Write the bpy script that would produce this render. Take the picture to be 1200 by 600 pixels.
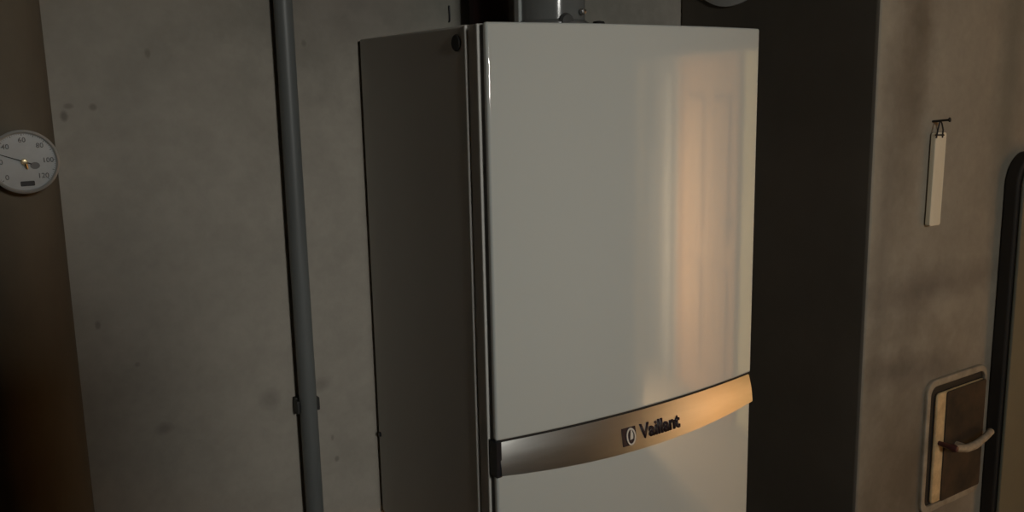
import bpy, bmesh, math, random
from mathutils import Vector, Matrix
random.seed(4)
for o in list(bpy.data.objects): bpy.data.objects.remove(o)
scn = bpy.context.scene
COL = scn.collection
PI = math.pi

# ------------------------------------------------------------------ camera
cam_d = bpy.data.cameras.new('camera'); cam = bpy.data.objects.new('camera', cam_d); COL.objects.link(cam)
yaw, pit, rol = 0.567709697, 0.171294852, -0.0211334604
fw = Vector((math.sin(yaw)*math.cos(pit), math.cos(yaw)*math.cos(pit), -math.sin(pit)))
r0 = Vector((math.cos(yaw), -math.sin(yaw), 0)); u0 = r0.cross(fw)
cr = math.cos(rol)*r0 + math.sin(rol)*u0; cu = -math.sin(rol)*r0 + math.cos(rol)*u0
M = Matrix((cr, cu, -fw)).transposed().to_4x4(); M.translation = Vector((-0.505243, -0.841065, -0.071251))
cam.matrix_world = M
cam_d.sensor_fit = 'HORIZONTAL'; cam_d.sensor_width = 36; cam_d.lens = 1022.594*36/1200
cam_d.shift_y = -21.08/1200
cam_d.clip_start = .01
scn.camera = cam

# ------------------------------------------------------------------ world, lamps, exposure
scn.view_settings.view_transform = 'Standard'; scn.view_settings.look = 'None'
scn.view_settings.exposure = 0; scn.view_settings.gamma = 1; scn.view_settings.use_curve_mapping = False
w = bpy.data.worlds.new('world'); scn.world = w; w.use_nodes = True
w.node_tree.nodes['Background'].inputs[0].default_value = (.05, .05, .05, 1)
w.node_tree.nodes['Background'].inputs[1].default_value = .15

TUBE_POWER = 2.45      # square flood lamp under the cellar ceiling
BULB_POWER = 62.0     # warm lamp in the next room, shining on its far wall
def area_light(name, loc, target, sx, sy, power, color):
    d = bpy.data.lights.new(name, 'AREA'); d.shape = 'RECTANGLE'; d.size = sx; d.size_y = sy
    d.energy = power; d.color = color
    o = bpy.data.objects.new(name, d); COL.objects.link(o); o.location = loc
    o.rotation_euler = (Vector(target)-Vector(loc)).to_track_quat('-Z', 'Y').to_euler()
    return o
def point_light(name, loc, power, color, rad):
    d = bpy.data.lights.new(name, 'POINT'); d.energy = power; d.color = color; d.shadow_soft_size = rad
    o = bpy.data.objects.new(name, d); COL.objects.link(o); o.location = loc
    return o
FLOOR, CEIL = -1.75, .66
BACK, CH_X, CH_Y = .355, .627, -.051
LEFT, RIGHT, FRONT = -1.5, 2.0, -2.9
TUBE_AT = (-.10, -2.6, CEIL-.20)
TUBE_AIM = (.16, .2, -.36)
fl = area_light('flood_light', TUBE_AT, TUBE_AIM, .30, .30, TUBE_POWER, (1, .985, .92))
fl.data.spread = math.radians(64)     # beam of the flood lamp's reflector
DY0, DY1, DZ = -2.24, -.56, .06            # doorway in the right wall
NX, NY0, NY1 = 3.15, -3.9, -.25            # the next room
BULB_AT = (2.24, -2.80, -.90)
BULB_AIM = (3.15, -1.35, -.90)
area_light('column_light', BULB_AT, BULB_AIM, .10, 1.2, BULB_POWER, (1, .72, .42))

CUP_X, CUP_Z = -.212, .10
# ------------------------------------------------------------------ materials
def mat(name, base=(.5,.5,.5), rough=.6, metal=0, spec=.5, coat=0, coat_rough=.05, emit=None, build=None):
    m = bpy.data.materials.new(name); m.use_nodes = True
    b = m.node_tree.nodes['Principled BSDF']
    b.inputs['Base Color'].default_value = (*base, 1); b.inputs['Roughness'].default_value = rough
    b.inputs['Metallic'].default_value = metal; b.inputs['Specular IOR Level'].default_value = spec
    b.inputs['Coat Weight'].default_value = coat; b.inputs['Coat Roughness'].default_value = coat_rough
    if emit: b.inputs['Emission Color'].default_value = (*emit[0], 1); b.inputs['Emission Strength'].default_value = emit[1]
    if build: build(m.node_tree, b)
    return m
def N(nt, t, **kw):
    n = nt.nodes.new(t)
    for k, v in kw.items(): setattr(n, k, v)
    return n
def noise(nt, vec, scale, detail=4, rough=.6, off=(0,0,0), stretch=(1,1,1)):
    mp = N(nt, 'ShaderNodeMapping'); mp.inputs['Location'].default_value = off; mp.inputs['Scale'].default_value = stretch
    nt.links.new(vec, mp.inputs['Vector'])
    n = N(nt, 'ShaderNodeTexNoise'); n.inputs['Scale'].default_value = scale; n.inputs['Detail'].default_value = detail
    n.inputs['Roughness'].default_value = rough
    nt.links.new(mp.outputs[0], n.inputs['Vector'])
    return n.outputs['Fac']
def ramp(nt, fac, stops):
    r = N(nt, 'ShaderNodeValToRGB'); e = r.color_ramp.elements
    while len(e) < len(stops): e.new(.5)
    for el, (p, c) in zip(e, stops): el.position = p; el.color = (*c, 1)
    nt.links.new(fac, r.inputs[0]); return r.outputs[0]
def mix(nt, fac, a, b, mode='MIX'):
    m = N(nt, 'ShaderNodeMix', data_type='RGBA', blend_type=mode)
    if isinstance(fac, (int, float)): m.inputs[0].default_value = fac
    else: nt.links.new(fac, m.inputs[0])
    for s, v in ((6, a), (7, b)):
        if isinstance(v, tuple): m.inputs[s].default_value = (*v, 1)
        else: nt.links.new(v, m.inputs[s])
    return m.outputs[2]
def spot(nt, vec, c, sx, sz, soft, noi=None):
    """elongated patch (stain, painted shade) at world point c, half sizes sx (in x) and sz (in z): 1 in the middle, 0 outside"""
    mp = N(nt, 'ShaderNodeMapping', vector_type='POINT')
    mp.inputs['Location'].default_value = (-c[0]/sx, 0, -c[1]/sz); mp.inputs['Scale'].default_value = (1/sx, 0, 1/sz)
    nt.links.new(vec, mp.inputs['Vector'])
    l = N(nt, 'ShaderNodeVectorMath', operation='LENGTH'); nt.links.new(mp.outputs[0], l.inputs[0])
    src = l.outputs['Value']
    if noi is not None:
        a = N(nt, 'ShaderNodeMath', operation='MULTIPLY_ADD'); nt.links.new(noi, a.inputs[0]); a.inputs[1].default_value = 1.2; a.inputs[2].default_value = -.6
        b = N(nt, 'ShaderNodeMath', operation='ADD'); nt.links.new(a.outputs[0], b.inputs[0]); nt.links.new(src, b.inputs[1]); src = b.outputs[0]
    r = N(nt, 'ShaderNodeMapRange'); r.inputs['From Min'].default_value = 1+soft; r.inputs['From Max'].default_value = 1-soft
    nt.links.new(src, r.inputs['Value']); return r.outputs['Result']
def add_bump(nt, b, h, strength, dist=.002):
    bp = N(nt, 'ShaderNodeBump'); bp.inputs['Strength'].default_value = strength; bp.inputs['Distance'].default_value = dist
    nt.links.new(h, bp.inputs['Height']); nt.links.new(bp.outputs[0], b.inputs['Normal'])
def pos(nt): return N(nt, 'ShaderNodeNewGeometry').outputs['Position']

def plaster(c1, c2, spots=(), dark=(.05,.045,.04), shade_side=None):
    def f(nt, b):
        p = pos(nt)
        big = noise(nt, p, 3.2, 5, .6); fine = noise(nt, p, 60, 4, .65); mid = noise(nt, p, 14, 4, .6, (3,1,2))
        c = ramp(nt, big, [(.32, c2), (.66, c1)])
        c = mix(nt, .35, c, ramp(nt, mid, [(.3, tuple(v*.72 for v in c1)), (.7, tuple(min(1, v*1.12) for v in c1))]))
        c = mix(nt, .16, c, ramp(nt, fine, [(.3, tuple(v*.5 for v in c1)), (.7, c1)]))
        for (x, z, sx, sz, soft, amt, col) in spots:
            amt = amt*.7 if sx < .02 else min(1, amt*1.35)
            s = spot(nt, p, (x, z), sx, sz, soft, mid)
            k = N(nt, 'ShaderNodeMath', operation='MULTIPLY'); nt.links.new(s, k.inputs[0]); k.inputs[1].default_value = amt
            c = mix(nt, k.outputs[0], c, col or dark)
        if shade_side:      # chimney flank darkened up to its corner: its shade is painted into the colour
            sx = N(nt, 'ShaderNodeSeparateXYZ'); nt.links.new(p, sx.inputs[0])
            lt = N(nt, 'ShaderNodeMath', operation='LESS_THAN'); nt.links.new(sx.outputs[0], lt.inputs[0]); lt.inputs[1].default_value = shade_side
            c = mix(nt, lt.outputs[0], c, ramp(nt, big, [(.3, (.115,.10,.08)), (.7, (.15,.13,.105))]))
        nt.links.new(c, b.inputs['Base Color']); add_bump(nt, b, mix(nt, .5, big, fine), .25, .003)
    return f
def mottled(c1, c2, scale=8, bump=0, stretch=(1,1,1), r=None):
    def f(nt, b):
        p = pos(nt); n = noise(nt, p, scale, 5, .6, (1,2,3), stretch)
        nt.links.new(ramp(nt, n, [(.32, c2), (.68, c1)]), b.inputs['Base Color'])
        if bump: add_bump(nt, b, n, bump)
        if r:
            mr = N(nt, 'ShaderNodeMapRange'); mr.inputs['To Min'].default_value = r[0]; mr.inputs['To Max'].default_value = r[1]
            nt.links.new(n, mr.inputs['Value']); nt.links.new(mr.outputs[0], b.inputs['Roughness'])
    return f

# plaster marks: nail holes, scuffs, stains, broad dark patches, some painted shade (x, z, half width, half height, softness, amount, colour)
wall_spots = [(-.385,-.095,.004,.006,.4,.7,None), (-.379,-.083,.005,.003,.4,.5,None), (-.352,-.085,.004,.004,.4,.6,None),
    (-.283,-.02,.003,.005,.4,.5,None), (-.078,-.005,.003,.004,.4,.5,None), (-.305,-.515,.010,.007,.5,.45,None),
    (-.372,-.36,.003,.005,.4,.5,None), (-.085,-.5,.014,.008,.6,.35,None), (-.16,-.505,.012,.012,.6,.35,None),
    (-.065,-.62,.003,.004,.4,.5,None), (-.07,-.585,.002,.004,.4,.4,None), (-.33,-.42,.003,.003,.4,.35,None),
    (.22,.12,.32,.15,.7,.55,(.13,.14,.125)), (-.02,.10,.09,.09,.7,.25,(.22,.17,.16)), (-.28,.08,.35,.16,.8,.22,(.20,.18,.14))]  # last broad patch paints dimmer light along the wall's upper left
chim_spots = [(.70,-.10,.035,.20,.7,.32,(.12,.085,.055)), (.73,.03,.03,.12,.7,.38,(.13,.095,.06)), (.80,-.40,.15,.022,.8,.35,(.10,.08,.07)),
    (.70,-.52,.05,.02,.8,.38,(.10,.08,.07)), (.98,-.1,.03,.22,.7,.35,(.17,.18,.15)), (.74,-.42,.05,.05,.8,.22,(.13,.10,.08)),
    (.66,-.35,.02,.2,.8,.30,(.14,.12,.1)), (.74,-.72,.16,.17,.8,.50,(.12,.085,.05)), (.78,-.54,.06,.02,.8,.3,(.12,.10,.09))]  # wide low patch by the soot door paints the light's falloff as colour
m_wall = mat('dirty_shaded_plaster', rough=.9, spec=.2, build=plaster((.46,.42,.36), (.365,.335,.287), wall_spots))
m_chim = mat('sooty_shaded_plaster', rough=.9, spec=.2, build=plaster((.45,.40,.315), (.345,.30,.235), chim_spots, shade_side=CH_X+.002))
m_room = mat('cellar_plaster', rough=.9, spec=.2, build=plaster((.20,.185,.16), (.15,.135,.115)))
m_floor = mat('cellar_concrete', rough=.85, build=mottled((.20,.19,.175), (.13,.12,.11), 6, .2))
m_white = mat('white_enamel', rough=.07, spec=.5, build=mottled((.645,.67,.635), (.63,.655,.62), 3))
m_white.node_tree.nodes['Principled BSDF'].inputs['IOR'].default_value = 1.9
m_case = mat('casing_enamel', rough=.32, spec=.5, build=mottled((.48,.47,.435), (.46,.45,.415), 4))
m_rim = mat('pale_edge_enamel', (.62,.61,.57), .45, spec=.4)
m_seal = mat('grey_seal', (.09,.087,.08), .7)
m_capgrey = mat('dark_grey_cap', (.07,.07,.068), .5)
m_gap = mat('dark_gap', (.015,.014,.013), .7)
m_silver = mat('brushed_silver', rough=.34, metal=1, build=mottled((.60,.595,.57), (.56,.555,.53), 160, .006, (.05,1,1), (.27,.33)))
m_ink = mat('dark_plum_ink', (.030,.016,.022), .4)
m_ring = mat('pale_logo', (.75,.70,.62), .35)
m_black = mat('black_plastic', (.012,.013,.018), .4)
m_flue = mat('grey_flue_plastic', rough=.13, spec=.6, build=mottled((.17,.175,.17), (.145,.15,.145), 12))
m_flue_l = mat('pale_flue_rim', (.38,.41,.40), .2, spec=.7)
m_rosette = mat('white_rosette', (.62,.62,.60), .5)
m_maroon = mat('maroon_foam', rough=.9, build=mottled((.045,.014,.013), (.025,.009,.009), 40, .3))
m_conduit = mat('grey_conduit', rough=.45, build=mottled((.17,.18,.175), (.12,.128,.125), 25, .1, (1,1,.15)))
m_clip = mat('dark_clip', (.035,.034,.032), .6)
m_lag = mat('brown_lagging', rough=.9, build=mottled((.165,.145,.108), (.13,.113,.084), 14, .3, (1,1,.4)))
m_tape = mat('lagging_tape', rough=.7, build=mottled((.24,.21,.17), (.20,.17,.13), 20))
m_dial = mat('dial_face', rough=.5, build=mottled((.50,.525,.53), (.44,.46,.465), 60))
m_bezel = mat('dull_steel', (.46,.46,.44), .45, .25)
m_print = mat('dial_print', (.18,.18,.18), .6)
m_needle = mat('black_needle', (.02,.02,.02), .5)
m_brass = mat('polished_brass', (.95,.78,.48), .22, 1)
m_stick = mat('pale_wood_strip', rough=.7, build=mottled((.95,.86,.66), (.86,.76,.57), 30, .2, (1,1,.3)))
m_iron = mat('dark_iron', rough=.6, metal=.6, build=mottled((.06,.055,.05), (.03,.027,.025), 60))
m_frame = mat('painted_frame', rough=.6, build=mottled((.48,.41,.31), (.30,.25,.18), 35, .2))
m_cream = mat('cream_edge', rough=.55, build=mottled((.90,.66,.36), (.62,.42,.21), 45, .2))
m_soot = mat('rusty_soot_metal', rough=.75, build=mottled((.085,.05,.026), (.012,.010,.008), 14, .3))
m_latch = mat('worn_latch', rough=.6, build=mottled((.60,.50,.37), (.36,.28,.19), 60, .2))
m_redknob = mat('dull_red_knob', (.10,.03,.03), .45)
m_panel = mat('olive_grey_metal', rough=.5, build=mottled((.155,.155,.115), (.135,.135,.10), 8))
m_dkedge = mat('dark_edge', (.03,.025,.02), .7)
m_lime = mat('lime_wash', rough=.8, build=mottled((.82,.80,.56), (.72,.69,.46), 4, .2))
m_cup = mat('brown_cupboard', rough=.6, build=mottled((.16,.10,.06), (.11,.07,.04), 5, 0, (5,5,.5)))
m_grey = mat('grey_wash', rough=.8, build=mottled((.36,.34,.33), (.30,.285,.27), 4, .2))
m_pale = mat('pale_grey_paint', (.40,.41,.42), .6)
m_tile = mat('sand_floor', rough=.6, build=mottled((.40,.35,.28), (.32,.28,.22), 5))
m_wood = mat('orange_wood', rough=.5, build=mottled((.56,.35,.18), (.44,.265,.13), 5, .1, (5,5,.4)))
m_paint = mat('white_gloss_paint', (.70,.68,.64), .4)
m_steel = mat('steel', (.5,.5,.5), .3, 1)
m_tube = mat('lit_tube', (.9,.9,.9), .4, emit=((1,.97,.90), 2.0))
m_bulb = mat('lit_bulb', (.9,.8,.6), .4, emit=((1,.62,.3), 8.0))

# ------------------------------------------------------------------ mesh helpers
def obj(name, bm, m, parent=None, smooth=None, bev=0, seg=3):
    me = bpy.data.meshes.new(name); bmesh.ops.recalc_face_normals(bm, faces=bm.faces)
    bm.to_mesh(me); bm.free()
    o = bpy.data.objects.new(name, me); COL.objects.link(o); me.materials.append(m)
    if bev:
        md = o.modifiers.new('bevel', 'BEVEL'); md.width = bev; md.segments = seg; md.limit_method = 'ANGLE'; md.angle_limit = .6
        smooth = smooth or 40
    if smooth:
        for p in me.polygons: p.use_smooth = True
        me.set_sharp_from_angle(angle=math.radians(smooth))
    if parent: o.parent = parent
    return o
def box(bm, x0, x1, y0, y1, z0, z1):
    v = [bm.verts.new((x, y, z)) for x in (x0, x1) for y in (y0, y1) for z in (z0, z1)]
    for f in ((0,1,3,2), (4,6,7,5), (0,4,5,1), (2,3,7,6), (0,2,6,4), (1,5,7,3)): bm.faces.new([v[i] for i in f])
def bx(*a):
    bm = bmesh.new(); box(bm, *a); return bm
def tube(bm, pts, r, n=20, cap=True):
    """round tube through points with constant or per-point radius"""
    pts = [Vector(p) for p in pts]; rr = r if isinstance(r, (list, tuple)) else [r]*len(pts)
    rings = []; up = None
    for i, p in enumerate(pts):
        a = pts[max(i-1, 0)]; b = pts[min(i+1, len(pts)-1)]
        t = (b-a).normalized()
        if up is None: up = t.orthogonal().normalized()
        up = (up - t*up.dot(t)).normalized(); s = t.cross(up)
        rings.append([bm.verts.new(p + rr[i]*(math.cos(2*PI*k/n)*up + math.sin(2*PI*k/n)*s)) for k in range(n)])
    for A, B in zip(rings, rings[1:]):
        for k in range(n): bm.faces.new((A[k], A[(k+1)%n], B[(k+1)%n], B[k]))
    if cap: bm.faces.new(rings[0]); bm.faces.new(rings[-1])
def tb(pts, r, n=20):
    bm = bmesh.new(); tube(bm, pts, r, n); return bm
def lathe(prof, origin, axis, n=64):
    """profile of (radius, distance along axis); closed at both ends when the radius is 0"""
    bm = bmesh.new(); ax = Vector(axis).normalized(); u = ax.orthogonal().normalized(); v = ax.cross(u); o = Vector(origin); rings = []
    for r, h in prof:
        if r < 1e-6: rings.append([bm.verts.new(o+ax*h)])
        else: rings.append([bm.verts.new(o+ax*h+r*(math.cos(2*PI*k/n)*u+math.sin(2*PI*k/n)*v)) for k in range(n)])
    for A, B in zip(rings, rings[1:]):
        for k in range(n):
            if len(A) == 1 and len(B) == 1: continue
            if len(A) == 1: bm.faces.new((A[0], B[k], B[(k+1)%n]))
            elif len(B) == 1: bm.faces.new((A[k], A[(k+1)%n], B[0]))
            else: bm.faces.new((A[k], A[(k+1)%n], B[(k+1)%n], B[k]))
    return bm
def rrect(x0, x1, z0, z1, r, n=8):
    P = []
    for cx, cz, a in ((x1-r, z1-r, 0), (x0+r, z1-r, 90), (x0+r, z0+r, 180), (x1-r, z0+r, 270)):
        for k in range(n+1):
            t = math.radians(a+90*k/n); P.append((cx+r*math.cos(t), cz+r*math.sin(t)))
    return P
def slab(P, y0, y1):
    bm = bmesh.new(); A = [bm.verts.new((x, y0, z)) for x, z in P]; B = [bm.verts.new((x, y1, z)) for x, z in P]; n = len(P)
    bm.faces.new(A); bm.faces.new(B)
    for k in range(n): bm.faces.new((A[k], A[(k+1)%n], B[(k+1)%n], B[k]))
    return bm
def ring_slab(P, Q, y0, y1):
    bm = bmesh.new(); n = len(P)
    L = [[bm.verts.new((x, y, z)) for x, z in S] for S, y in ((P, y0), (Q, y0), (Q, y1), (P, y1))]
    for a in range(4):
        for k in range(n): bm.faces.new((L[a][k], L[a][(k+1)%n], L[(a+1)%4][(k+1)%n], L[(a+1)%4][k]))
    return bm
def empty(name, loc, label, cat, group=None):
    o = bpy.data.objects.new(name, None); COL.objects.link(o); o.location = loc; o.empty_display_size = .05
    tag(o, label, cat, group); return o
def tag(o, label, cat, group=None):
    o['label'] = label; o['category'] = cat
    if group: o['group'] = group
def put(name, bm, m, root, **k):
    """part modelled in world coordinates, hung under its thing"""
    l = Vector((0,0,0)); p = root
    while p: l += p.location; p = p.parent
    bmesh.ops.translate(bm, verts=bm.verts, vec=-l)
    return obj(name, bm, m, root, **k)
def struct(o): o['kind'] = 'structure'; return o
def text_bm(s, size, bold=0.0):
    c = bpy.data.curves.new('tmp_text', 'FONT'); c.body = s; c.size = size; c.offset = bold; c.align_x = 'LEFT'; c.resolution_u = 4
    o = bpy.data.objects.new('tmp_text', c); COL.objects.link(o)
    me = bpy.data.meshes.new_from_object(o.evaluated_get(bpy.context.evaluated_depsgraph_get()))
    bm = bmesh.new(); bm.from_mesh(me)
    bpy.data.objects.remove(o); bpy.data.curves.remove(c); bpy.data.meshes.remove(me)
    return bm
def extrude_flat(bm, d):
    """flat lettering in XY -> thin solid of depth d along z"""
    r = bmesh.ops.extrude_face_region(bm, geom=bm.faces[:]); vs = [g for g in r['geom'] if isinstance(g, bmesh.types.BMVert)]
    bmesh.ops.translate(bm, verts=vs, vec=(0, 0, d))

# ------------------------------------------------------------------ the room
T = .12
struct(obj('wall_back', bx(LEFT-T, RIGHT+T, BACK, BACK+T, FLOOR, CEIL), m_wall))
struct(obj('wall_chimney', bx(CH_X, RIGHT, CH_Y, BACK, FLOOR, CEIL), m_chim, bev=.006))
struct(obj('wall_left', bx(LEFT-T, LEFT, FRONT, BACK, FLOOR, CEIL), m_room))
bm = bmesh.new()
box(bm, RIGHT, RIGHT+T, NY0, DY0, FLOOR, CEIL); box(bm, RIGHT, RIGHT+T, DY1, CH_Y, FLOOR, CEIL); box(bm, RIGHT, RIGHT+T, DY0, DY1, DZ, CEIL)
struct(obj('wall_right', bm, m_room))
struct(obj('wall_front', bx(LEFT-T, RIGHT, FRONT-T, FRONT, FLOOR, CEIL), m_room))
struct(obj('floor', bx(LEFT-T, NX+T, NY0-T, BACK+T, FLOOR-T, FLOOR), m_floor))
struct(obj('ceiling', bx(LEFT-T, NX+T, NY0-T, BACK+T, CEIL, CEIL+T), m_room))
# white frame of the open doorway, and the lamp lit room behind it
bm = bmesh.new()
box(bm, RIGHT-.015, RIGHT+T+.015, DY0-.07, DY0+.03, FLOOR, DZ+.07); box(bm, RIGHT-.015, RIGHT+T+.015, DY1-.03, DY1+.07, FLOOR, DZ+.07)
box(bm, RIGHT-.015, RIGHT+T+.015, DY0+.03, DY1-.03, DZ-.03, DZ+.07)
struct(obj('trim_1', bm, m_paint, bev=.004))
struct(obj('wall_next_room', bx(NX, NX+T, NY0, NY1, FLOOR, CEIL), m_grey))
bm = bmesh.new(); box(bm, RIGHT+T, NX+T, NY1, NY1+T, FLOOR, CEIL)
struct(obj('wall_next_room_side', bm, m_lime))
struct(obj('wall_next_room_end', bx(RIGHT+T, NX+T, NY0-T, NY0, FLOOR, CEIL), m_grey))
struct(obj('floor_next_room', bx(RIGHT+T, NX, NY0, NY1, FLOOR, FLOOR+.004), m_tile))
struct(obj('trim_2', bx(NX-.05, NX, -3.45, -3.08, FLOOR, -.45), m_pale, bev=.004))
struct(obj('trim_3', bx(NX-.05, NX, -2.88, -2.70, FLOOR, .0), m_pale, bev=.004))
struct(obj('trim_4', bx(NX-.03, NX, -1.43, -.40, FLOOR, .10), m_lime, bev=.004))
door = struct(obj('door_1', bx(NX-.05, NX-.005, -2.48, -1.50, FLOOR+.005, .04), m_wood, bev=.004))
bm = bmesh.new()
for y0, y1 in ((-2.38, -2.06), (-1.92, -1.60)):
    for z0, z1 in ((FLOOR+.2, FLOOR+.75), (FLOOR+.9, -.14)): box(bm, NX-.068, NX-.048, y0, y1, z0, z1)
obj('door_panel', bm, m_wood, door, bev=.006)
bm = bmesh.new()
box(bm, NX-.07, NX, -2.54, -2.485, FLOOR, .10); box(bm, NX-.07, NX, -1.495, -1.44, FLOOR, .10); box(bm, NX-.07, NX, -2.485, -1.495, .045, .10)
obj('door_frame', bm, m_wood, door, bev=.004)
obj('door_handle', tb([(NX-.05, -1.56, FLOOR+1.0), (NX-.11, -1.56, FLOOR+1.0), (NX-.115, -1.58, FLOOR+1.0), (NX-.115, -1.67, FLOOR+1.0)], .009), m_steel, door, smooth=40)

# lamps
lamp = empty('flood_lamp', (TUBE_AT[0], TUBE_AT[1], CEIL), 'square flood lamp hung under the cellar ceiling', 'lamp')
FA = (Vector(TUBE_AIM)-Vector(TUBE_AT)).to_track_quat('-Z', 'Y').to_matrix().to_4x4(); FA.translation = Vector(TUBE_AT)
hb = bx(-.18, .18, -.18, .18, .006, .05); bmesh.ops.transform(hb, matrix=FA, verts=hb.verts); put('housing', hb, m_paint, lamp, bev=.008)
hb = bx(-.16, .16, -.16, .16, .002, .007); bmesh.ops.transform(hb, matrix=FA, verts=hb.verts); put('diffuser', hb, m_tube, lamp)
put('bracket', tb([(TUBE_AT[0], TUBE_AT[1]-.05, TUBE_AT[2]), (TUBE_AT[0], TUBE_AT[1]-.05, CEIL)], .012, 12), m_paint, lamp, smooth=40)
bl = empty('column_lamp', (BULB_AT[0], BULB_AT[1], FLOOR), 'tall warm column lamp standing in the next room facing its door', 'lamp')
FA = (Vector(BULB_AIM)-Vector(BULB_AT)).to_track_quat('-Z', 'Y').to_matrix().to_4x4(); FA.translation = Vector(BULB_AT)
hb = bx(-.07, .07, -.84, .64, .006, .06); bmesh.ops.transform(hb, matrix=FA, verts=hb.verts); put('housing', hb, m_paint, bl, bev=.006)
hb = bx(-.055, .055, -.61, .61, .002, .007); bmesh.ops.transform(hb, matrix=FA, verts=hb.verts); put('diffuser', hb, m_bulb, bl)
put('base', lathe([(0,0), (.10,0), (.10,.010), (0,.012)], (BULB_AT[0]-.02, BULB_AT[1], FLOOR), (0,0,1), 32), m_paint, bl, smooth=40)

# tall unseen cupboard behind the camera, added to shade the wall's lower left
cu_ = empty('added_shade_cupboard', (-.8, -1.35, FLOOR), 'added unseen brown cupboard that shades the lower left of the boiler wall', 'cupboard')
put('carcass', bx(-1.45, CUP_X, -1.57, -1.15, FLOOR+.08, CUP_Z), m_cup, cu_, bev=.004)
for a_, b_ in ((-1.44, (-1.45+CUP_X)/2-.004), ((-1.45+CUP_X)/2+.004, CUP_X-.01)):
    dr = put('door', bx(a_, b_, -1.15, -1.13, FLOOR+.10, CUP_Z-.02), m_cup, cu_, bev=.003)
    xk = b_-.04 if a_ < -1.4 else a_+.04
    put('knob', lathe([(0,.03), (.012,.028), (.014,.02), (.006,.01), (.006,0), (0,0)], (xk, -1.13, FLOOR+.95), (0,1,0), 20), m_steel, dr, smooth=50)
put('plinth', bx(-1.43, CUP_X-.02, -1.55, -1.18, FLOOR, FLOOR+.08), m_dkedge, cu_)

# ------------------------------------------------------------------ the boiler
BW, BD, BH, BOW = .44, .3475, .72, .018
boiler = empty('gas_boiler', (BW/2, BD, -BH), 'white wall hung gas boiler with bowed front and silver band', 'boiler')
def bow(x): t = (x-BW/2)/(BW/2); return -BOW*(1-t*t)
put('casing', bx(.0015, BW-.0015, .045, BD, -BH, 0), m_case, boiler, bev=.003)
put('mounting_rail', bx(.03, BW-.03, BD, BACK, -.10, -.04), m_gap, boiler)
def bowed(x0, x1, z0, z1, yback, off=0, nx=40, zlow=None, prof=None, nz=1):
    """plate whose front follows the bow; zlow(x) bends its lower edge, prof(t) adds depth from bottom to top"""
    bm = bmesh.new(); F = []; Bk = []
    for i in range(nx+1):
        x = x0+(x1-x0)*i/nx; zl = z0 if zlow is None else zlow(x); f = []; b = []
        for j in range(nz+1):
            t = j/nz; z = zl+(z1-zl)*t
            f.append(bm.verts.new((x, bow(x)+off-(prof(t) if prof else 0), z)))
        b = [bm.verts.new((x, yback, zl)), bm.verts.new((x, yback, z1))]
        F.append(f); Bk.append(b)
    for i in range(nx):
        for j in range(nz): bm.faces.new((F[i][j], F[i+1][j], F[i+1][j+1], F[i][j+1]))
        bm.faces.new((Bk[i][0], Bk[i][1], Bk[i+1][1], Bk[i+1][0]))
        bm.faces.new((F[i][0], Bk[i][0], Bk[i+1][0], F[i+1][0])); bm.faces.new((F[i][-1], F[i+1][-1], Bk[i+1][1], Bk[i][1]))
    bm.faces.new(F[0]+[Bk[0][1], Bk[0][0]]); bm.faces.new(list(reversed(F[-1]))+[Bk[-1][0], Bk[-1][1]])
    return bm
BZ1, BZ0 = -.4885, -.5285
def band_prof(t): return .0092*(1-t)+.0015*math.sin(PI*t)
def band_low(x): t = (x-BW/2)/(BW/2); return BZ0-.011*(1-t*t)
# carrier behind the front: the dark strip and the two pale lines seen along the left edge
put('door_return', bx(.003, BW-.003, .014, .042, -BH, -.001), m_case, boiler)
put('edge_seal', bx(.0035, BW-.0035, .002, .016, -BH+.002, -.003), m_seal, boiler)
for x0 in (0, BW-.004):
    put('casing_lip', bx(x0, x0+.004, .0415, .0455, -BH, -.001), m_rim, boiler, bev=.0012)
    put('return_lip', bx(x0, x0+.004, .0145, .0185, -BH, -.001), m_rim, boiler, bev=.0012)
put('front_panel', bowed(.0025, BW-.0025, BZ1+.0018, 0, .008), m_white, boiler, bev=.003, seg=4)
put('lower_flap', bowed(.0025, BW-.0025, -BH, BZ0, .008, zlow=None), m_white, boiler, bev=.003)
band = put('silver_band', bowed(.006, BW-.0035, BZ0, BZ1, .006, off=.0035, zlow=band_low, nz=10,
           prof=band_prof), m_silver, boiler, smooth=60)
band['label'] = 'brushed silver band across the boiler front'
put('band_groove', bowed(.004, BW-.002, BZ1-.001, BZ1+.003, .006, off=.002), m_gap, boiler)
put('band_end', bx(.0005, .0075, -.004, .012, BZ0-.003, BZ1+.001), m_black, boiler)
# lettering and emblem, laid on the band
def band_y(x, z):
    zl = band_low(x); t = max(0, min(1, (z-zl)/(BZ1-zl))); return bow(x)+.0035-band_prof(t)
def lay(bm, x0, z0, sx, sz, lift, depth):
    extrude_flat(bm, 1)
    for v in bm.verts:
        x = x0+v.co.x*sx; z = z0+v.co.y*sz; d = v.co.z
        v.co = Vector((x, band_y(x, z)-lift+depth*(1-d), z))
    return bm
TX0, TX1, TZ0 = .2085, .2795, -.5265
tbm = text_bm('Vaillant', .02, .0005)
xs = [v.co.x for v in tbm.verts]; ys = [v.co.y for v in tbm.verts]
bmesh.ops.translate(tbm, verts=tbm.verts, vec=(-min(xs), -min(ys), 0))
put('lettering', lay(tbm, TX0, TZ0, (TX1-TX0)/(max(xs)-min(xs)), .0195/(max(ys)-min(ys)), .0012, .002), m_ink, band)
def disc2d(pts):
    bm = bmesh.new(); bm.faces.new([bm.verts.new((x, y, 0)) for x, y in pts]); return bm
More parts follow.
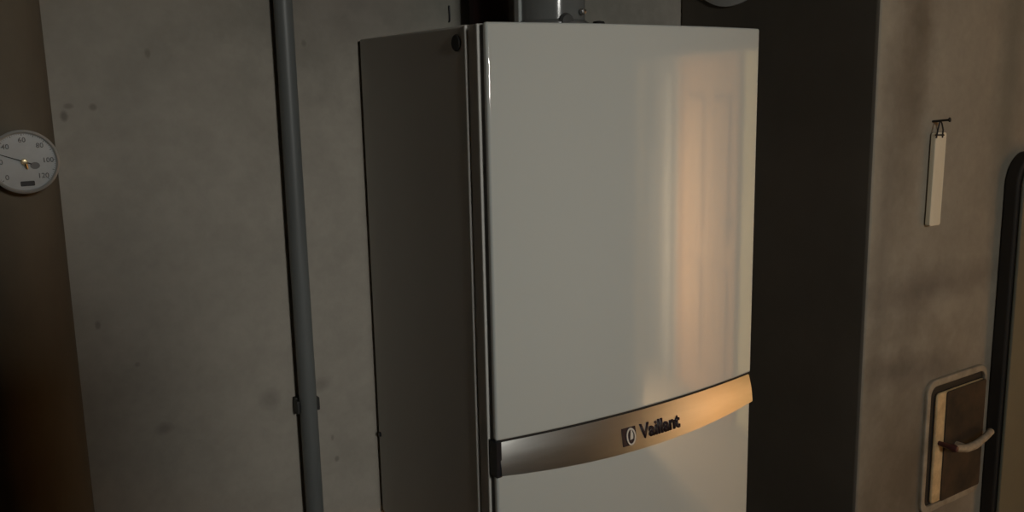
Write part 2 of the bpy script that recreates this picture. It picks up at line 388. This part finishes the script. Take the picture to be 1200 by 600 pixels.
def ring2d(rx0, rz0, rx1, rz1, n=40):
    bm = bmesh.new(); A = [bm.verts.new((rx0*math.cos(2*PI*k/n), rz0*math.sin(2*PI*k/n), 0)) for k in range(n)]
    B = [bm.verts.new((rx1*math.cos(2*PI*k/n), rz1*math.sin(2*PI*k/n), 0)) for k in range(n)]
    for k in range(n): bm.faces.new((A[k], A[(k+1)%n], B[(k+1)%n], B[k]))
    return bm
EX, EZ = .1920, -.5185
put('emblem', lay(disc2d([(-.0125,-.0115), (.004,-.0115), (.0085,-.006), (.0095,.002), (.0095,.0115), (-.0125,.0115)]), EX, EZ, 1, 1, .0010, .002), m_ink, band)
bm = ring2d(.0055, .0092, .0075, .0112)
put('emblem_ring', lay(bm, EX+.001, EZ-.0005, 1, 1, .0016, .002), m_ring, band)
put('emblem_ear', lay(disc2d([(-.002,-.004), (.003,-.003), (.0035,.003), (.0012,.0095), (.0002,.0095), (-.001,.002)]), EX+.001, EZ-.0005, 1, 1, .0016, .002), m_ring, band)
put('side_plug', lathe([(0,.002), (.0085,.0025), (.0098,.001), (.0098,-.004), (0,-.004)], (.0015, .064, -.0195), (-1,0,0), 32), m_gap, boiler, smooth=40)
put('side_screw', lathe([(0,.0025), (.003,.002), (.004,0), (0,-.003)], (.0015, .341, -.592), (-1,0,0), 20), m_black, boiler, smooth=40)
vc = obj('vent_cap', lathe([(0,0), (.011,0), (.011,.015), (.008,.021), (.003,.022), (0,.022)], (0,0,0), (0,0,1), 24), m_gap, smooth=40)
vc.location = (.318, .20, 0); tag(vc, 'small black cap on the boiler top right of the flue', 'cap')

# ------------------------------------------------------------------ flue pipe, elbow and wall rosette
FX, FY, FR = .206, .165, .050
flue = empty('flue_pipe', (FX, FY, 0), 'shiny grey flue pipe on top of the boiler bending into the chimney', 'pipe')
el = []
for k in range(11):
    a = PI/2*k/10; el.append((FX+.055*(1-math.cos(a)), FY+.04*(1-math.cos(a)), .105+.055*math.sin(a)))
put('pipe', tb([(FX, FY, .0), (FX, FY, .05), (FX, FY, .105)], FR-.002, 64), m_flue, flue, smooth=40)
put('socket_collar', lathe([(FR-.003,0), (FR+.004,0), (FR+.004,.012), (FR-.001,.016), (FR-.003,.016)], (FX, FY, .0), (0,0,1), 64), m_flue, flue, smooth=40)
put('elbow', tb(el[1:]+[(CH_X-.006, .215, .16)], FR, 48), m_flue, flue, smooth=40)
put('rosette', lathe([(FR-.002,0), (.105,0), (.105,.004), (.09,.008), (FR-.002,.009)], (CH_X, .235, .16), (-1,0,0), 64), m_rosette, flue, smooth=40)
put('seam', bx(FX-.0525, FX-.043, FY-.002, FY+.010, 0, .1), m_flue_l, flue, bev=.002)
put('clamp_screw', lathe([(0,.006), (.0035,.005), (.0045,0), (0,-.003)], (FX+.018, FY-.0485, .026), (0,-1,0), 16), m_steel, flue, smooth=40)
put('inspection_cap', lathe([(0,.006), (.009,.005), (.0115,0), (0,-.004)], (FX-.008, FY-.048, .0125), (0,-1,0), 24), m_capgrey, flue, smooth=40)
mp = obj('foam_sleeve', tb([(0, 0, 0), (0, 0, .35), (0, 0, CEIL)], .030, 32), m_maroon, smooth=40)
mp.location = (.197, .310, 0); tag(mp, 'dark maroon foam covered pipe rising from boiler top left of the flue', 'pipe')

# ------------------------------------------------------------------ thin grey conduit with its wall clip
CX, CY, CR = -.1105, .336, .0125
con = empty('wall_conduit', (CX, CY, FLOOR), 'thin grey vertical pipe clipped to the plaster left of the boiler', 'pipe')
put('pipe', tb([(CX, CY, FLOOR), (CX+.0005, CY, -.9), (CX, CY, -.3), (CX+.0005, CY, .2), (CX, CY, CEIL)], CR, 28), m_conduit, con, smooth=40)
bm = bmesh.new()
box(bm, CX-.0165, CX+.0165, CY+.009, BACK, -.531, -.508); 
for s in (-1, 1): box(bm, CX+s*.0148-.0022, CX+s*.0148+.0022, CY-.002, CY+.012, -.529, -.510)
clip = put('pipe_clip', bm, m_clip, con, bev=.0012)

# ------------------------------------------------------------------ lagged heating pipe and dial thermometer at the left edge
LX, LY, LR = -.462, .272, .056
lag = empty('lagged_pipe', (LX, LY, FLOOR), 'thick brown lagged heating pipe along the left edge', 'pipe')
put('lagging', tb([(LX, LY, FLOOR)]+[(LX+.0006*math.sin(k*1.7), LY, FLOOR+.2*k) for k in range(1, 12)]+[(LX, LY, CEIL)], LR, 48), m_lag, lag, smooth=40)
put('tape_band', lathe([(LR-.002,0), (LR+.0012,0), (LR+.0012,.03), (LR-.002,.03)], (LX, LY, .1), (0,0,1), 48), m_tape, lag, smooth=40)
TXc, TYc, TZc, TR = -.4425, .197, -.1372, .0325
th = empty('dial_thermometer', (TXc, TYc+.02, TZc), 'round dial thermometer with gold centre stuck into the lagged pipe', 'thermometer')
put('case', lathe([(0,-.016), (TR-.004,-.016), (TR,-.012), (TR+.0005,.0), (TR+.0005,.003), (TR-.0015,.0045), (TR-.003,.003), (TR-.003,.0005), (0,.0005)], (TXc, TYc, TZc), (0,-1,0), 72), m_bezel, th, smooth=35)
put('dial', lathe([(0,.0012), (TR-.003,.0012), (TR-.003,.0002), (0,.0002)], (TXc, TYc, TZc), (0,-1,0), 72), m_dial, th)
put('stem', tb([(TXc, TYc+.012, TZc), (TXc, LY-LR+.02, TZc)], .006, 20), m_brass, th, smooth=40)
def on_dial(bm, cx, cz, sc, ang=0):
    extrude_flat(bm, .0004/sc)
    for v in bm.verts:
        x, y, d = v.co.x*sc, v.co.y*sc, v.co.z*sc
        v.co = Vector((TXc+cx+x*math.cos(ang)-y*math.sin(ang), TYc-.0011-d, TZc+cz+x*math.sin(ang)+y*math.cos(ang)))
    return bm
for val in range(0, 121, 20):
    a = math.radians((val-60)*2.2); R_ = TR*.70
    b_ = text_bm(str(val), 1, .012); xs = [v.co.x for v in b_.verts]; ys = [v.co.y for v in b_.verts]
    bmesh.ops.translate(b_, verts=b_.verts, vec=(-(min(xs)+max(xs))/2, -(min(ys)+max(ys))/2, 0))
    put('numeral', on_dial(b_, R_*math.sin(a), R_*math.cos(a), .0072), m_print, th)
bm = bmesh.new()
for k in range(61):
    a = math.radians((k*2-60)*2.2); rr0 = TR*(.83 if k % 5 == 0 else .86); rr1 = TR*.89; w_ = .00022 if k % 5 else .0004
    s, c = math.sin(a), math.cos(a)
    bm.faces.new([bm.verts.new((r*s+q*c, r*c-q*s, 0)) for r, q in ((rr0,-w_), (rr1,-w_), (rr1,w_), (rr0,w_))])
put('scale_marks', on_dial(bm, 0, 0, 1), m_print, th)
bm = bmesh.new(); P_ = rrect(-.0066, .0066, -.0026, .0026, .001)
bm.faces.new([bm.verts.new((x, z, 0)) for x, z in P_]); put('maker_label', on_dial(bm, .001, -TR*.70, 1), m_needle, th)
bm = disc2d([(.0042*math.cos(2*PI*k/24)*1.1, .0036*math.sin(2*PI*k/24)) for k in range(24)]); put('unit_mark', on_dial(bm, .0095, -.0045, 1), m_print, th)
a = math.radians(-68)
bm = bmesh.new(); d_ = Vector((math.sin(a), math.cos(a))); n_ = Vector((d_.y, -d_.x))
bm.faces.new([bm.verts.new((*(d_*l+n_*q), 0)) for l, q in ((-.007,-.0007), (.026,-.0003), (.026,.0003), (-.007,.0007))])
nb = on_dial(bm, 0, 0, 1); bmesh.ops.translate(nb, verts=nb.verts, vec=(0,-.0009,0)); put('needle', nb, m_needle, th)
put('hub', lathe([(0,.0052), (.0022,.005), (.0032,.0035), (.0034,0), (0,0)], (TXc, TYc-.0012, TZc), (0,-1,0), 24), m_brass, th, smooth=50)
put('hub_tail', tb([(TXc+.0006, TYc-.0035, TZc-.001), (TXc+.0022, TYc-.0028, TZc-.0075)], [.0022, .0012], 12), m_brass, th, smooth=50)

# ------------------------------------------------------------------ pale strip hanging from a nail on the chimney
nail = empty('wall_nail', (.772, CH_Y, -.137), 'dark nail in the chimney plaster holding the pale strip', 'nail')
put('shank', tb([(.770, CH_Y+.01, -.138), (.774, CH_Y-.026, -.134)], .0017, 12), m_iron, nail, smooth=40)
put('head', lathe([(0,0), (.0036,0), (.0036,.0015), (0,.0018)], (.774, CH_Y-.025, -.134), (.1,-1,.1), 16), m_iron, nail, smooth=40)
st = empty('hanging_strip', (.778, CH_Y-.008, -.297), 'narrow pale wooden strip hanging by wire from a nail on the chimney', 'strip')
bm = slab(rrect(-.0145, .0145, -.0725, .0725, .004), -.004, .004)
for v in bm.verts: v.co = Matrix.Rotation(math.radians(1.0), 3, 'Y') @ v.co
bmesh.ops.translate(bm, verts=bm.verts, vec=(.7785, CH_Y-.0065, -.2265))
put('strip', bm, m_stick, st, bev=.001)
bm = bmesh.new()
tube(bm, [(.766, CH_Y-.011, -.162), (.767, CH_Y-.012, -.150), (.770, CH_Y-.012, -.140), (.773, CH_Y-.011, -.135), (.777, CH_Y-.012, -.140), (.781, CH_Y-.012, -.150), (.782, CH_Y-.011, -.162)], .0012, 8)
tube(bm, [(.764, CH_Y-.011, -.157), (.785, CH_Y-.011, -.158)], .0014, 8)
put('wire_loop', bm, m_iron, st, smooth=50)

# ------------------------------------------------------------------ soot door in the chimney
SX0, SX1, SZ0, SZ1 = .795, .972, -.797, -.561
sd = empty('soot_door', (.88, CH_Y, SZ0), 'small rounded soot cleaning door low on the chimney', 'door')
put('frame', ring_slab(rrect(SX0, SX1, SZ0, SZ1, .022), rrect(SX0+.011, SX1-.006, SZ0+.012, SZ1-.012, .015), CH_Y-.006, CH_Y+.004), m_frame, sd, bev=.002)
put('back_plate', slab(rrect(SX0+.004, SX1-.004, SZ0+.004, SZ1-.004, .018), CH_Y-.001, CH_Y+.006), m_gap, sd)
leaf = put('door_leaf', slab(rrect(.824, SX1-.006, SZ0+.014, SZ1-.026, .008), CH_Y-.006, CH_Y), m_cream, sd, bev=.003)
leaf['label'] = 'cream painted rim of the cleaning door'
put('door_plate', slab(rrect(.849, SX1-.005, SZ0+.0135, SZ1-.0265, .005), CH_Y-.008, CH_Y-.0055), m_soot, leaf, bev=.002)
lat = put('latch', tb([(.838, CH_Y-.026, -.676), (.860, CH_Y-.027, -.683), (.885, CH_Y-.027, -.689), (.912, CH_Y-.027, -.689), (.940, CH_Y-.026, -.684), (.966, CH_Y-.022, -.680)], [.005, .0065, .007, .007, .006, .006], 14), m_latch, sd, smooth=50)
put('latch_pivot', tb([(.885, CH_Y-.029, -.689), (.885, CH_Y-.007, -.689)], .006, 14), m_latch, lat, smooth=40)
put('knob', lathe([(0,.012), (.005,.010), (.0068,.004), (.005,-.002), (.004,-.022), (0,-.022)], (.836, CH_Y-.028, -.675), (0,-1,0), 20), m_redknob, lat, smooth=50)

# ------------------------------------------------------------------ rounded panel cut off by the right edge
pn = empty('wall_panel', (1.2, CH_Y, -1.0), 'olive grey round cornered metal panel at the right edge beside the soot door', 'panel')
put('back_tray', slab(rrect(.989, 1.42, -1.02, -.197, .055), CH_Y-.024, CH_Y), m_dkedge, pn, bev=.004)
put('cover', slab(rrect(.996, 1.415, -1.014, -.205, .050), CH_Y-.030, CH_Y-.0235), m_panel, pn, bev=.004)
# thin wire end behind the boiler
wr = obj('wire_end', tb([(0, 0, 0), (0, -.003, .002), (.0005, -.003, .01), (0, -.003, .024)], .0011, 10), m_black, smooth=50)
wr.location = (.152, BACK, .028); tag(wr, 'thin dark wire end sticking out of plaster above the boiler side', 'wire')
